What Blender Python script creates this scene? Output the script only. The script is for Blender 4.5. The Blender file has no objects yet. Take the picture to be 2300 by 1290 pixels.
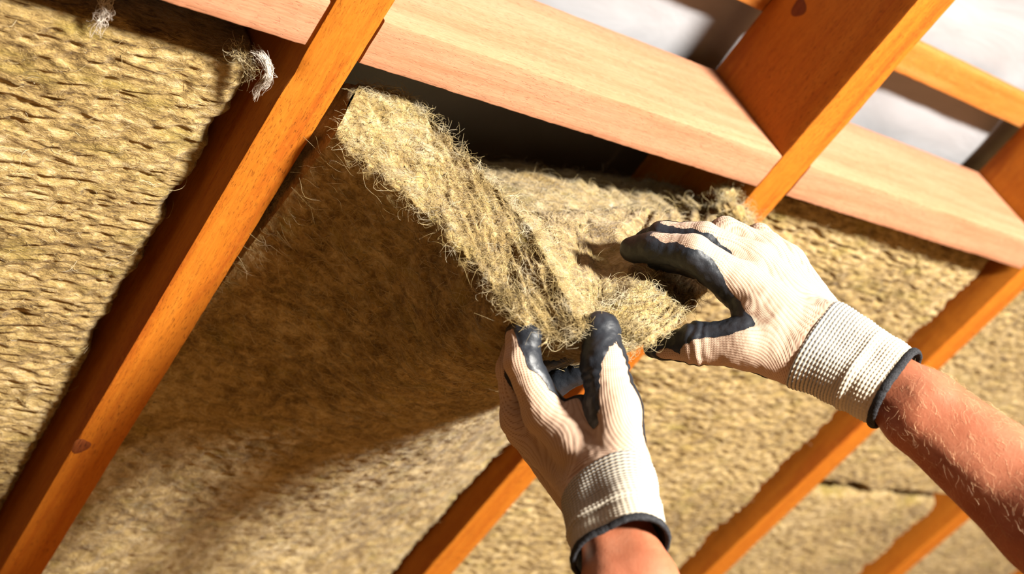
import bpy, math, random
import numpy as np
from mathutils import Matrix, Vector

# ------------------------------------------------------------------ frames
# roof frame: a = along the eaves (to the right), b = up the slope, c = depth into the roof (outwards)
PITCH = math.radians(35.0)
ROOF_Z = 2.04
FPX = 2876.0
PP = np.array([1150.0, 645.0])
_v1 = np.array([-2065, 4800.]) - PP
_v2 = np.array([4600, 1324.]) - PP
D2 = np.array([*_v2, FPX]); D2 /= np.linalg.norm(D2)
SS = -np.array([*_v1, FPX]); SS = SS - D2 * (SS @ D2); SS /= np.linalg.norm(SS)
NN = np.cross(D2, SS)
if NN[2] < 0: NN = -NN
MR = np.array([D2, SS, NN])                      # camera -> (a,b,c)
P1 = 3.797e-4 * np.array([692 - PP[0], 107 - PP[1], FPX])
RW = np.array([[1, 0, 0],
               [0, -math.cos(PITCH), -math.sin(PITCH)],
               [0, math.sin(PITCH), -math.cos(PITCH)]])   # (a,b,-c) -> world
ORG = np.array([0, 0, ROOF_Z])
FLIP = np.diag([1., 1., -1.])
WC = RW @ FLIP @ MR                              # camera axes -> world
CAMPOS = ORG + WC @ (-P1)

def rw(q):
    q = np.asarray(q, float)
    return ORG + (q * np.array([1, 1, -1.])) @ RW.T
def cw(p):
    return CAMPOS + np.asarray(p, float) @ WC.T
def dirw(v):
    v = np.asarray(v, float); v = WC @ v
    return v / np.linalg.norm(v)
def C(x, y, z):
    return cw([(x - PP[0]) * z / FPX, (y - PP[1]) * z / FPX, z])
def hit(x, y, axis, val):
    r = np.array([x - PP[0], y - PP[1], FPX])
    k = (val + MR[axis] @ P1) / (MR[axis] @ r)
    return MR @ (k * r - P1)

sc = bpy.context.scene
col = sc.collection

# ------------------------------------------------------------------ camera
cam_d = bpy.data.cameras.new('camera')
cam = bpy.data.objects.new('camera', cam_d); col.objects.link(cam)
cam_d.sensor_width = 36.0
cam_d.lens = FPX / 2300 * 36.0
cam_d.clip_start = 0.02
m = Matrix.Identity(4)
for i in range(3):
    m[i][0] = WC[i, 0]; m[i][1] = -WC[i, 1]; m[i][2] = -WC[i, 2]; m[i][3] = CAMPOS[i]
cam.matrix_world = m
cam_d.dof.use_dof = True
cam_d.dof.focus_distance = 1.15
cam_d.dof.aperture_fstop = 4.3
sc.camera = cam

# ------------------------------------------------------------------ light
wd = bpy.data.worlds.new('world'); sc.world = wd; wd.use_nodes = True
bg = wd.node_tree.nodes['Background']
bg.inputs[0].default_value = (1.0, 0.32, 0.09, 1)
bg.inputs[1].default_value = 0.06

LDIR = np.array([0.80, -0.22, -0.558])
LPOS = cw(np.array([0.1, 0.05, 1.05]) + 3.0 * LDIR)
ld = bpy.data.lights.new('work_lamp_light', 'AREA'); ld.shape = 'DISK'; ld.size = 0.42
ld.energy = 700.0; ld.color = (1.0, 0.955, 0.87)
lo = bpy.data.objects.new('work_lamp_light', ld); col.objects.link(lo)
lo.location = LPOS
lo.rotation_euler = Vector(dirw(LDIR)).to_track_quat('Z', 'Y').to_euler()

sc.view_settings.view_transform = 'Standard'
sc.view_settings.look = 'None'
sc.view_settings.exposure = 0.0
sc.view_settings.gamma = 1.0
sc.view_settings.use_curve_mapping = False
sc.cycles.use_denoising = True
sc.cycles.max_bounces = 8
sc.cycles.diffuse_bounces = 2

# ------------------------------------------------------------------ numpy noise
def _hash(ix, iy, iz, seed):
    h = (ix.astype(np.int64) * 374761393 + iy.astype(np.int64) * 668265263 + iz.astype(np.int64) * 2147483647 + seed * 1274126177) & 0xffffffff
    h = ((h ^ (h >> 13)) * 1274126177) & 0xffffffff
    h = ((h ^ (h >> 16)) * 2246822519) & 0xffffffff
    return ((h ^ (h >> 15)) & 0xffff) / 65535.0
def noise3(x, y, z, seed=0):
    x = np.asarray(x, float); y = np.asarray(y, float) + 0 * x; z = np.asarray(z, float) + 0 * x
    fx, fy, fz = np.floor(x), np.floor(y), np.floor(z)
    tx, ty, tz = x - fx, y - fy, z - fz
    tx = tx * tx * (3 - 2 * tx); ty = ty * ty * (3 - 2 * ty); tz = tz * tz * (3 - 2 * tz)
    r = 0
    for dx in (0, 1):
        for dy in (0, 1):
            for dz in (0, 1):
                w = (tx if dx else 1 - tx) * (ty if dy else 1 - ty) * (tz if dz else 1 - tz)
                r = r + w * _hash(fx + dx, fy + dy, fz + dz, seed)
    return r * 2 - 1
def fbm(x, y, z=0, seed=0, o=3):
    r = 0; a = 1; s = 0
    for k in range(o):
        r = r + a * noise3(x * 2 ** k, np.asarray(y) * 2 ** k, np.asarray(z) * 2.0 ** k, seed + k * 17); s += a; a *= .5
    return r / s
def sstep(x, a, b):
    t = np.clip((x - a) / (b - a), 0, 1); return t * t * (3 - 2 * t)

# ------------------------------------------------------------------ mesh helpers
def mesh_np(name, V, F, smooth=True, uv=None):
    """V (n,3), F list of arrays (m,3|4); one mesh"""
    me = bpy.data.meshes.new(name)
    Fs = [np.asarray(f, np.int32) for f in (F if isinstance(F, list) else [F]) if len(f)]
    nl = sum(f.size for f in Fs); nf = sum(len(f) for f in Fs)
    me.vertices.add(len(V)); me.vertices.foreach_set('co', np.asarray(V, np.float32).ravel())
    me.loops.add(nl); me.polygons.add(nf)
    vi = np.concatenate([f.ravel() for f in Fs])
    tot = np.concatenate([np.full(len(f), f.shape[1], np.int32) for f in Fs])
    st = np.concatenate([[0], np.cumsum(tot)[:-1]]).astype(np.int32)
    me.loops.foreach_set('vertex_index', vi.astype(np.int32))
    me.polygons.foreach_set('loop_start', st); me.polygons.foreach_set('loop_total', tot)
    me.polygons.foreach_set('use_smooth', np.full(nf, smooth))
    if uv is not None:
        l = me.uv_layers.new(name='UVMap')
        l.data.foreach_set('uv', np.asarray(uv, np.float32)[vi].ravel())
    me.update(calc_edges=True); me.validate()
    return me
def link(name, me, mat=None, parent=None, loc=None, mw=None, shift=None):
    o = bpy.data.objects.new(name, me); col.objects.link(o)
    if mat and me is not None: me.materials.append(mat)
    if parent: o.parent = parent
    if loc is not None: o.location = loc
    if mw is not None: o.matrix_local = mw
    return o
def tag(o, label=None, cat=None, group=None, kind=None):
    if label: o['label'] = label
    if cat: o['category'] = cat
    if group: o['group'] = group
    if kind: o['kind'] = kind
    return o
def roofm(a=0, b=0, c=0):
    m = Matrix.Identity(4); p = rw([a, b, c])
    for i in range(3):
        for j in range(3): m[i][j] = RW[i, j]
        m[i][3] = p[i]
    return m
def gridfaces(nu, nv, off=0, flip=False):
    i = np.arange(nu - 1)[:, None] * nv + np.arange(nv - 1)[None, :]
    i = i.ravel() + off
    f = np.stack([i, i + nv, i + nv + 1, i + 1], 1)
    return f[:, ::-1] if flip else f
def gridnormals(P):
    du = np.gradient(P, axis=0); dv = np.gradient(P, axis=1)
    n = np.cross(du, dv); return n / (np.linalg.norm(n, axis=2, keepdims=True) + 1e-12)

# ------------------------------------------------------------------ materials
ALB = 0.66     # overall reflectance level of the place, matched by the lamp power
def al(*cs): return [tuple(x * ALB for x in c) for c in cs]
class NT:
    def __init__(s, name):
        s.m = bpy.data.materials.new(name); s.m.use_nodes = True
        s.t = s.m.node_tree; s.n = s.t.nodes; s.l = s.t.links
        s.b = s.n['Principled BSDF']
    def new(s, t, **k):
        x = s.n.new(t)
        for a, v in k.items(): setattr(x, a, v)
        return x
    def put(s, v, sock):
        if isinstance(v, (int, float)): sock.default_value = v
        elif isinstance(v, (tuple, list)): sock.default_value = (*v, 1)[:len(sock.default_value)] if len(sock.default_value) == 4 else v
        else: s.l.new(v, sock)
    def coord(s, kind='Object', scale=(1, 1, 1), rot=(0, 0, 0)):
        t = s.new('ShaderNodeTexCoord'); mp = s.new('ShaderNodeMapping')
        mp.inputs['Scale'].default_value = scale; mp.inputs['Rotation'].default_value = rot
        s.l.new(t.outputs[kind], mp.inputs[0]); return mp.outputs[0]
    def noise(s, v, scale=5, detail=3, rough=.5, dist=0):
        x = s.new('ShaderNodeTexNoise'); s.l.new(v, x.inputs['Vector'])
        x.inputs['Scale'].default_value = scale; x.inputs['Detail'].default_value = detail
        x.inputs['Roughness'].default_value = rough; x.inputs['Distortion'].default_value = dist
        return x.outputs[0]
    def wave(s, v, scale=5, dist=1, detail=2, ds=1, d='X'):
        x = s.new('ShaderNodeTexWave', bands_direction=d); s.l.new(v, x.inputs['Vector'])
        x.inputs['Scale'].default_value = scale; x.inputs['Distortion'].default_value = dist
        x.inputs['Detail'].default_value = detail; x.inputs['Detail Scale'].default_value = ds
        return x.outputs['Fac']
    def ramp(s, f, stops, interp='LINEAR'):
        x = s.new('ShaderNodeValToRGB'); s.l.new(f, x.inputs[0]); e = x.color_ramp.elements
        x.color_ramp.interpolation = interp
        while len(e) < len(stops): e.new(.5)
        for q, (p, c) in zip(e, stops):
            q.position = p; q.color = (c, c, c, 1) if isinstance(c, (int, float)) else (*c, 1)
        return x.outputs[0]
    def math(s, op, a, b=0.0, c=None):
        x = s.new('ShaderNodeMath', operation=op); s.put(a, x.inputs[0]); s.put(b, x.inputs[1])
        if c is not None: s.put(c, x.inputs[2])
        return x.outputs[0]
    def mix(s, f, a, b, mode='MIX'):
        x = s.new('ShaderNodeMix', data_type='RGBA', blend_type=mode)
        s.put(f, x.inputs[0]); s.put(a, x.inputs[6]); s.put(b, x.inputs[7]); return x.outputs[2]
    def sep(s, v):
        x = s.new('ShaderNodeSeparateXYZ'); s.l.new(v, x.inputs[0]); return x.outputs
    def bump(s, h, strength=.5, dist=.001, prev=None):
        x = s.new('ShaderNodeBump'); s.l.new(h, x.inputs['Height'])
        x.inputs['Strength'].default_value = strength; x.inputs['Distance'].default_value = dist
        if prev is not None: s.l.new(prev, x.inputs['Normal'])
        return x.outputs[0]
    def done(s, color, rough=.7, normal=None, spec=.3, sheen=0, sss=0, sssr=None):
        s.put(color, s.b.inputs['Base Color']); s.put(rough, s.b.inputs['Roughness'])
        s.b.inputs['Specular IOR Level'].default_value = spec
        if normal is not None: s.l.new(normal, s.b.inputs['Normal'])
        if sheen: s.b.inputs['Sheen Weight'].default_value = sheen; s.b.inputs['Sheen Roughness'].default_value = .6
        if sss:
            s.b.inputs['Subsurface Weight'].default_value = sss; s.b.inputs['Subsurface Scale'].default_value = .006
            s.b.inputs['Subsurface Radius'].default_value = sssr
        return s.m

def wood(name, c0, c1, c2, axis, specks=.5, seed=0., rough=.75):
    """axis: 0 grain along x, 1 along y"""
    c0, c1, c2 = al(c0, c1, c2)
    k = NT(name)
    sa = (1, 14, 14) if axis == 0 else (14, 1, 14)
    v = k.coord('Object', sa)
    vo = k.new('ShaderNodeVectorMath', operation='ADD'); k.l.new(v, vo.inputs[0]); vo.inputs[1].default_value = (seed, seed * 1.7, seed * .3)
    v = vo.outputs[0]
    g = k.noise(v, 3.2, 6, .6, .6)
    fine = k.noise(v, 26, 3, .65)
    base = k.ramp(g, [(.25, c0), (.48, c1), (.8, c2)])
    pale = k.noise(k.coord('Object', (1, 1, 1)), 110, 2, .5)
    base = k.mix(k.ramp(pale, [(.55, 0.), (.72, .35)]), base, c2)
    sb = (70, 480, 480) if axis == 0 else (480, 70, 480)
    sp = k.noise(k.coord('Object', sb), 1.6, 3, .6, .35)
    big = k.noise(k.coord('Object', (6, 6, 6)), 1.3, 2, .5)
    th = k.math('MULTIPLY', k.ramp(sp, [(.585, 0.), (.66, 1.)]), k.ramp(big, [(.35, .25), (.6, 1.)]))
    dark = tuple(x * .33 for x in c0)
    colr = k.mix(k.math('MULTIPLY', th, specks), base, dark)
    colr = k.mix(k.ramp(fine, [(.35, .25), (.6, 0.)]), colr, tuple(x * .6 for x in c0))
    hgt = k.math('SUBTRACT', k.math('MULTIPLY', fine, .5), k.math('MULTIPLY', th, 1.0))
    nb = k.bump(hgt, .55, .0012)
    return k.done(colr, rough, nb, .15)

M = {}
M['rafter'] = wood('rafter_wood', (.33, .066, .003), (.45, .135, .007), (.52, .18, .015), 1, .45, 0.)
M['block'] = wood('block_wood', (.40, .165, .08), (.475, .215, .115), (.53, .265, .155), 0, .25, 4.)
M['block_edge'] = wood('block_sawn_edge', (.40, .145, .055), (.50, .215, .10), (.55, .28, .155), 0, .9, 6.)
M['batten'] = wood('batten_wood', (.38, .11, .012), (.46, .16, .025), (.5, .22, .06), 0, .2, 9.)
M['knot'] = wood('knot_wood', (.10, .02, .003), (.17, .04, .008), (.26, .08, .015), 1, .6, 2.)

def wool_mat(name, ax=(1, 1, 1), dark=(.07, .033, .003), mid=(.36, .245, .085), lite=(.50, .39, .21), ob='Object', s1=55, s2=190):
    dark, mid, lite = al(dark, mid, lite)
    k = NT(name)
    v = k.coord(ob, ax)
    n1 = k.noise(v, s1, 5, .62, .8)
    n2 = k.noise(v, s2, 4, .6, 1.2)
    n3 = k.noise(v, 9, 2, .5)
    f = k.math('ADD', k.math('MULTIPLY', n1, .6), k.math('MULTIPLY', n2, .4))
    f = k.math('ADD', f, k.math('MULTIPLY', k.math('SUBTRACT', n3, .5), .25))
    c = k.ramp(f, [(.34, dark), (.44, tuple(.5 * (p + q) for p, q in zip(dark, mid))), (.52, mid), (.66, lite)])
    olive = k.noise(v, 30, 2, .5)
    c = k.mix(k.ramp(olive, [(.55, 0.), (.75, .45)]), c, (.15, .115, .01))
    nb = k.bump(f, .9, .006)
    return k.done(c, .95, nb, .08, sheen=.1)
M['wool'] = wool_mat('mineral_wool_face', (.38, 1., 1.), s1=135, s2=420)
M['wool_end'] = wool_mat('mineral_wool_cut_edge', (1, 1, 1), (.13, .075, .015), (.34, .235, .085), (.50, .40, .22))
kf = NT('wool_fibre')
oi = kf.noise(kf.coord('Object', (1, 1, 1)), 60, 2)
M['fibre'] = kf.done(kf.ramp(oi, [(.35, (.21, .145, .045)), (.5, (.29, .22, .10)), (.65, (.35, .30, .20))]), .7, None, .2, sheen=.08)
kf = NT('white_wool_fibre'); M['fibre_white'] = kf.done((.45, .40, .34), .7, None, .2)

k = NT('roof_membrane')
n = k.noise(k.coord('Object', (1, 2.2, 1)), 5, 4, .5, .5); n2 = k.noise(k.coord('Object'), 900, 2)
M['membrane'] = k.done(k.ramp(n, [(.3, (.16, .16, .168)), (.7, (.22, .22, .23))]), .6, k.bump(k.math('ADD', n, k.math('MULTIPLY', n2, .03)), .4, .01), .3)

def knit_mat(name, c0, c1, period=2.0):
    k = NT(name)
    uv = k.coord('UV'); x = k.sep(uv)
    wob = k.noise(k.coord('Object'), 300, 2)
    s = k.math('ADD', x[0], k.math('MULTIPLY', wob, .5))
    a = k.math('SINE', k.math('MULTIPLY', s, 2 * math.pi / period))
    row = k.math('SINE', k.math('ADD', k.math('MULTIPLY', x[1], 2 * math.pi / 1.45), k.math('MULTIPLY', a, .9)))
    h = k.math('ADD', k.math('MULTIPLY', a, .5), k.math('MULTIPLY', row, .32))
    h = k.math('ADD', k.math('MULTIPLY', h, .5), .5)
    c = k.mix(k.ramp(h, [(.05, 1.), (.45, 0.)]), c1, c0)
    big = k.noise(k.coord('Object'), 35, 3)
    c = k.mix(k.ramp(big, [(.4, 0.), (.7, .25)]), c, tuple(x * .8 for x in c1))
    return k.done(c, .85, k.bump(h, .6, .0006), .15, sheen=.08)
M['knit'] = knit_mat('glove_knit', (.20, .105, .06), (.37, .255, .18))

k = NT('glove_rubber')
o = k.coord('Object'); n = k.noise(o, 160, 4, .6); n2 = k.noise(o, 700, 3, .6, .5)
sc_ = k.noise(k.coord('Object', (1, 1, 1)), 420, 4, .75, 1.5)
c = k.mix(k.ramp(sc_, [(.64, 0.), (.74, .35)]), (.007, .0088, .0125), (.055, .06, .068))
M['rubber'] = k.done(c, k.ramp(n, [(.3, .42), (.7, .58)]), k.bump(k.math('ADD', n, k.math('MULTIPLY', n2, .35)), .35, .0012), .38)

k = NT('glove_cuff_knit')
x = k.sep(k.coord('UV'))          # u: rib index, v: row index
rib = k.math('COSINE', k.math('MULTIPLY', x[0], 2 * math.pi)); row = k.math('COSINE', k.math('MULTIPLY', x[1], 2 * math.pi))
gap = k.ramp(k.math('ADD', k.math('MULTIPLY', row, .5), .5), [(.1, 1.), (.55, 0.)])
grey = k.math('MULTIPLY', gap, k.ramp(k.math('DIVIDE', x[1], 24.0), [(.0, 1.), (.35, .8), (.8, .15), (1., 0.)]))
c = k.mix(k.math('MULTIPLY', grey, .95), (.36, .31, .235), (.075, .085, .098))
hh = k.math('ADD', k.math('MULTIPLY', rib, .25), k.math('MULTIPLY', row, .25))
M['cuff'] = k.done(c, .9, k.bump(k.noise(k.coord('Object'), 1500, 2), .3, .0004), .1, sheen=.08)

k = NT('black_binding'); n = k.noise(k.coord('Object'), 900, 3)
M['binding'] = k.done(k.ramp(n, [(.4, (.006, .006, .007)), (.75, (.03, .03, .034))]), .8, k.bump(n, .6, .0008), .2)

k = NT('skin'); o = k.coord('Object'); n = k.noise(o, 28, 4, .6); n2 = k.noise(o, 420, 3, .6)
c = k.ramp(n, [(.3, (.21, .058, .025)), (.55, (.27, .09, .044)), (.75, (.30, .118, .064))])
c = k.mix(k.ramp(n2, [(.5, 0.), (.8, .3)]), c, (.18, .043, .019))
M['skin'] = k.done(c, .5, k.bump(n2, .3, .0008), .4, sss=.12, sssr=(1., .35, .2))
k = NT('arm_hair'); M['hair'] = k.done((.75, .48, .26), .45, None, .5)
k = NT('head_hair'); M['head_hair'] = k.done((.08, .04, .02), .6, None, .3)
k = NT('grey_cotton'); n = k.noise(k.coord('Object'), 300, 3); M['cotton'] = k.done(k.ramp(n, [(.3, (.05, .06, .07)), (.7, (.08, .09, .1))]), .9, None, .1)
k = NT('blue_denim'); n = k.noise(k.coord('Object'), 300, 3); M['denim'] = k.done(k.ramp(n, [(.3, (.03, .05, .1)), (.7, (.06, .09, .16))]), .9, None, .1)
M['floor'] = wood('floor_board', (.66, .32, .10), (.76, .40, .14), (.82, .48, .2), 0, .3, 3.)

# ------------------------------------------------------------------ timber
def timber(name, length, w, d, axis, mat, label, cat, group, org, seed, n=260, wane=None, parent_knots=()):
    """section: w across, d deep, swept along axis (0: a, 1: b); origin at one bottom corner; local z = -c"""
    r = .0016; k = 5
    sec = []
    def side(p, q, m):
        for t in np.linspace(0, 1, m, endpoint=False): sec.append(p + (q - p) * t)
    cs = [np.array(v) for v in ((0, 0), (w, 0), (w, d), (0, d))]
    pts = []
    for i, cc in enumerate(cs):
        p, q = cs[i - 1], cs[(i + 1) % 4]
        up = (p - cc) / np.linalg.norm(p - cc); uq = (q - cc) / np.linalg.norm(q - cc)
        pts.append((cc + up * r, cc + (up + uq) * r * .3, cc + uq * r))
    for i in range(4):
        sec += [pts[i][0], pts[i][1]]
        side(pts[i][2], pts[(i + 1) % 4][0], k)
    sec = np.array(sec); ns = len(sec)
    L = np.linspace(0, length, n)
    S = np.repeat(sec[None], n, 0)
    cen = np.array([w / 2, d / 2])
    dirn = (S - cen); dirn /= np.linalg.norm(dirn, axis=2, keepdims=True)
    lx = L[:, None] + 0 * S[..., 0]
    nz = fbm(lx * 9, S[..., 0] * 60, S[..., 1] * 60, seed, 3) * .0007 + noise3(lx * 160, S[..., 0] * 150, S[..., 1] * 150, seed + 5) * .00035
    edge = 1 - np.clip(np.minimum(np.abs(dirn[..., 0]), np.abs(dirn[..., 1])) * 0, 0, 1)
    S = S + dirn * (nz * edge)[..., None]
    if wane is not None: S = wane(S, L)
    P = np.zeros((n, ns, 3))
    if axis == 1: P[..., 0] = S[..., 0]; P[..., 1] = L[:, None]
    else: P[..., 0] = L[:, None]; P[..., 1] = S[..., 0]
    P[..., 2] = -S[..., 1]
    V = P.reshape(-1, 3)
    i = (np.arange(n - 1)[:, None] * ns + np.arange(ns)[None]).ravel()
    j = (np.arange(n - 1)[:, None] * ns + (np.arange(ns)[None] + 1) % ns).ravel()
    F = np.stack([i, j, j + ns, i + ns], 1)
    if axis == 0: F = F[:, ::-1]
    # caps as fans
    V = np.vstack([V, P[0].mean(0), P[-1].mean(0)])
    c0, c1 = len(V) - 2, len(V) - 1
    a0 = np.arange(ns); b0 = (a0 + 1) % ns
    T0 = np.stack([np.full(ns, c0), b0, a0], 1); T1 = np.stack([np.full(ns, c1), a0 + (n - 1) * ns, b0 + (n - 1) * ns], 1)
    if axis == 0: T0 = T0[:, ::-1]; T1 = T1[:, ::-1]
    me = mesh_np(name, V, [F, T0, T1], True)
    # flip: local z is mirrored so make outward
    me.flip_normals()
    o = link(name, me, mat, mw=roofm(*org))
    try:
        md = o.modifiers.new('sharp', 'EDGE_SPLIT'); md.split_angle = math.radians(40)
    except Exception: pass
    tag(o, label, cat, group)
    return o

def knot(parent, a, b, c, ra, rb, face):
    """an oval knot lying in the timber's skin. face 'bottom' or 'left'"""
    n = 20; t = np.linspace(0, 2 * math.pi, n, endpoint=False)
    V = []; F = []
    for q, (rr, h) in enumerate(((1., -.0006), (.8, .0006), (.4, .0009), (.0001, .0007))):
        for x in t:
            w = 1 + .12 * math.sin(3 * x + 1)
            u, v = ra * rr * math.cos(x) * w, rb * rr * math.sin(x) * w
            V.append((a + u, b + v, -c + h) if face == 'bottom' else (a - h, b + v, -c + u))
    for q in range(3):
        for i in range(n):
            F.append((q * n + i, q * n + (i + 1) % n, (q + 1) * n + (i + 1) % n, (q + 1) * n + i))
    F = np.array(F)
    me = mesh_np('knot', np.array(V), F if face == 'bottom' else F[:, ::-1], True)
    return link('knot', me, M['knot'], parent)

RA = [0.0, 0.6, 1.2, 1.752, 2.35]
RLAB = ['orange wooden rafter on the left, below it the drooping wool batt meets its right edge',
        'orange wooden rafter running from the top right behind both gloved hands',
        'blurred orange rafter passing behind the wrist of the right arm',
        'blurred orange rafter at the lower right, next beyond the rafter behind the right wrist',
        'blurred rafter in the bottom right corner, furthest of the rafters']
RAF = []
for i, a in enumerate(RA):
    def wane(S, L, i=i):
        if i == 0:
            dent = np.exp(-((L - 2.07) / .012) ** 2)[:, None] * .003 + sstep(L, 2.04, 2.06)[:, None] * .0012
            mk = (S[..., 0] < .006) & (S[..., 1] < .006)
            S[..., 0] += np.where(mk, dent, 0); S[..., 1] += np.where(mk, dent, 0)
        return S
    o = timber('rafter', 3.0, .05, .165, 1, M['rafter'], RLAB[i], 'rafter', 'roof rafters', (a, -2.1, 0), 11 + i * 7, 420, wane)
    RAF.append(o)
kp = hit(183, 1003, 2, 0)
knot(RAF[0], kp[0], kp[1] + 2.1, 0, .010, .013, 'bottom')
kp = hit(1795, 18, 0, .6)
knot(RAF[1], 0, kp[1] + 2.1, kp[2], .012, .012, 'left')

BL = [('pale planed blocking board at the top left, left of the left rafter', -.55, -.003, .001),
      ('pale blocking board above the dark opening, between the two nearest rafters', .052, .598, .0),
      ('pale blocking board on the right, beyond the rafter behind the hands', .653, 1.197, .001),
      ('pale blocking board hidden past the right edge of the photo', 1.253, 1.75, 0)]
BLK = []
for i, (lab, a0, a1, dc) in enumerate(BL[:3]):
    o = timber('blocking_board', a1 - a0, .047, .163, 0, M['block'], lab, 'board', 'blocking boards between the rafters', (a0, 0, dc), 51 + i * 5, 160)
    o.data.materials.append(M['block_edge'])
    for p in o.data.polygons:
        if p.normal.z > .6: p.material_index = 1
    BLK.append(o)

# battens and membrane above the rafters
o = timber('roof_batten', 1.75, .045, .022, 0, M['batten'], 'orange batten crossing above the rafters under the white roofing membrane', 'batten', None, (-.55, .135, .166), 77, 160)
n1, n2 = 200, 160
A = np.linspace(-.75, 3.2, n1)[:, None] + np.zeros((1, n2)); B = np.linspace(-2.3, 1.1, n2)[None] + np.zeros((n1, 1))
H = .008 * fbm(A * 3, B * 7, 0, 5, 3) + .004 * fbm(A * 12, B * 16, 0, 9, 2)
P = np.stack([A, B, -(.204 + H)], 2)
me = mesh_np('ceiling', P.reshape(-1, 3), gridfaces(n1, n2, 0, True), True)
tag(link('ceiling', me, M['membrane'], mw=roofm()), kind='structure')

# ------------------------------------------------------------------ floor
nb = 22
V = []; F = []
for i in range(nb):
    x0, x1 = -2.2, 4.2; y0 = -3.0 + i * .2; y1 = y0 + .197
    k0 = len(V)
    V += [(x0, y0, 0), (x1, y0, 0), (x1, y1, 0), (x0, y1, 0), (x0, y0, -.02), (x1, y0, -.02), (x1, y1, -.02), (x0, y1, -.02)]
    F += [(k0, k0 + 1, k0 + 2, k0 + 3), (k0 + 4, k0 + 7, k0 + 6, k0 + 5), (k0, k0 + 4, k0 + 5, k0 + 1), (k0 + 1, k0 + 5, k0 + 6, k0 + 2), (k0 + 2, k0 + 6, k0 + 7, k0 + 3), (k0 + 3, k0 + 7, k0 + 4, k0)]
tag(link('floor', mesh_np('floor', np.array(V), np.array(F), False), M['floor']), kind='structure')

# ------------------------------------------------------------------ fibres
def fibres(name, P, T, N, length, rad, seed, curl=1., mat=None, parent=None, lift=.5, K=7):
    """P roots, T main tangents, N normals, all (n,3) in the parent's local space"""
    rng = np.random.default_rng(seed); n = len(P)
    Bn = np.cross(N, T)
    L = length * (0.4 + 1.1 * rng.random(n) ** 1.5)
    ang = rng.normal(0, .55, n); d0 = np.cos(ang)[:, None] * T + np.sin(ang)[:, None] * Bn
    d0 *= np.where(rng.random(n) < .5, -1, 1)[:, None]
    side = np.cross(N, d0)
    t = np.linspace(0, 1, K)
    arch = rng.normal(0, .35, n) * lift + .25 * lift
    bend = rng.normal(0, .6, n) * curl; ph = rng.random(n) * 6.28; am = rng.random(n) * .12 * curl
    q = (t - .15)
    X = P[:, None] + d0[:, None] * (L[:, None] * q[None])[..., None]
    X = X + N[:, None] * (L[:, None] * (arch[:, None] * (1 - (2 * t - 1) ** 2)[None] + (rng.random(n) * .5 * lift)[:, None] * (t ** 2)[None]))[..., None]
    X = X + side[:, None] * (L[:, None] * (bend[:, None] * (t ** 2)[None] * .5 + am[:, None] * np.sin(t[None] * 7 + ph[:, None])))[..., None]
    tan = np.gradient(X, axis=1); tan /= np.linalg.norm(tan, axis=2, keepdims=True) + 1e-12
    s1 = np.cross(tan, N[:, None] + .01); s1 /= np.linalg.norm(s1, axis=2, keepdims=True) + 1e-12
    s2 = np.cross(tan, s1)
    R = rad * (.6 + .8 * rng.random(n))[:, None] * (1 - .6 * t[None])
    V = []
    for j in range(3):
        a = 2 * math.pi * j / 3
        V.append(X + R[..., None] * (math.cos(a) * s1 + math.sin(a) * s2))
    V = np.stack(V, 2).reshape(-1, 3)               # n,K,3
    base = (np.arange(n)[:, None, None] * K * 3 + np.arange(K - 1)[None, :, None] * 3)
    j = np.arange(3)[None, None]; j2 = (j + 1) % 3
    F = np.stack([base + j, base + j2, base + j2 + 3, base + j + 3], -1).reshape(-1, 4)
    o = link(name, mesh_np(name, V, F, True), mat or M['fibre'], parent)
    o['kind'] = 'stuff'
    return o

# ------------------------------------------------------------------ flat batts in the bays
def wool_h(x, y, seed, amp=1.):
    """x along a, y along b, metres -> height (m)"""
    wx = x + .012 * fbm(x * 18, y * 18, 0, seed + 3, 2); wy = y + .010 * fbm(x * 14, y * 22, 3, seed + 4, 2)
    big = fbm(wx * 9, wy * 9, 0, seed, 2)
    lam = noise3(wx * 50, wy * 165, 0, seed + 1); lam = 1 - np.abs(lam) * 1.6
    lam2 = noise3(wx * 90, wy * 300, 0, seed + 2)
    blk = np.maximum(0, noise3(wx * 42, wy * 30, 0, seed + 8) - .35)
    return amp * (.0040 * big + .0030 * lam + .0018 * lam2 - .005 * blk)

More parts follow.
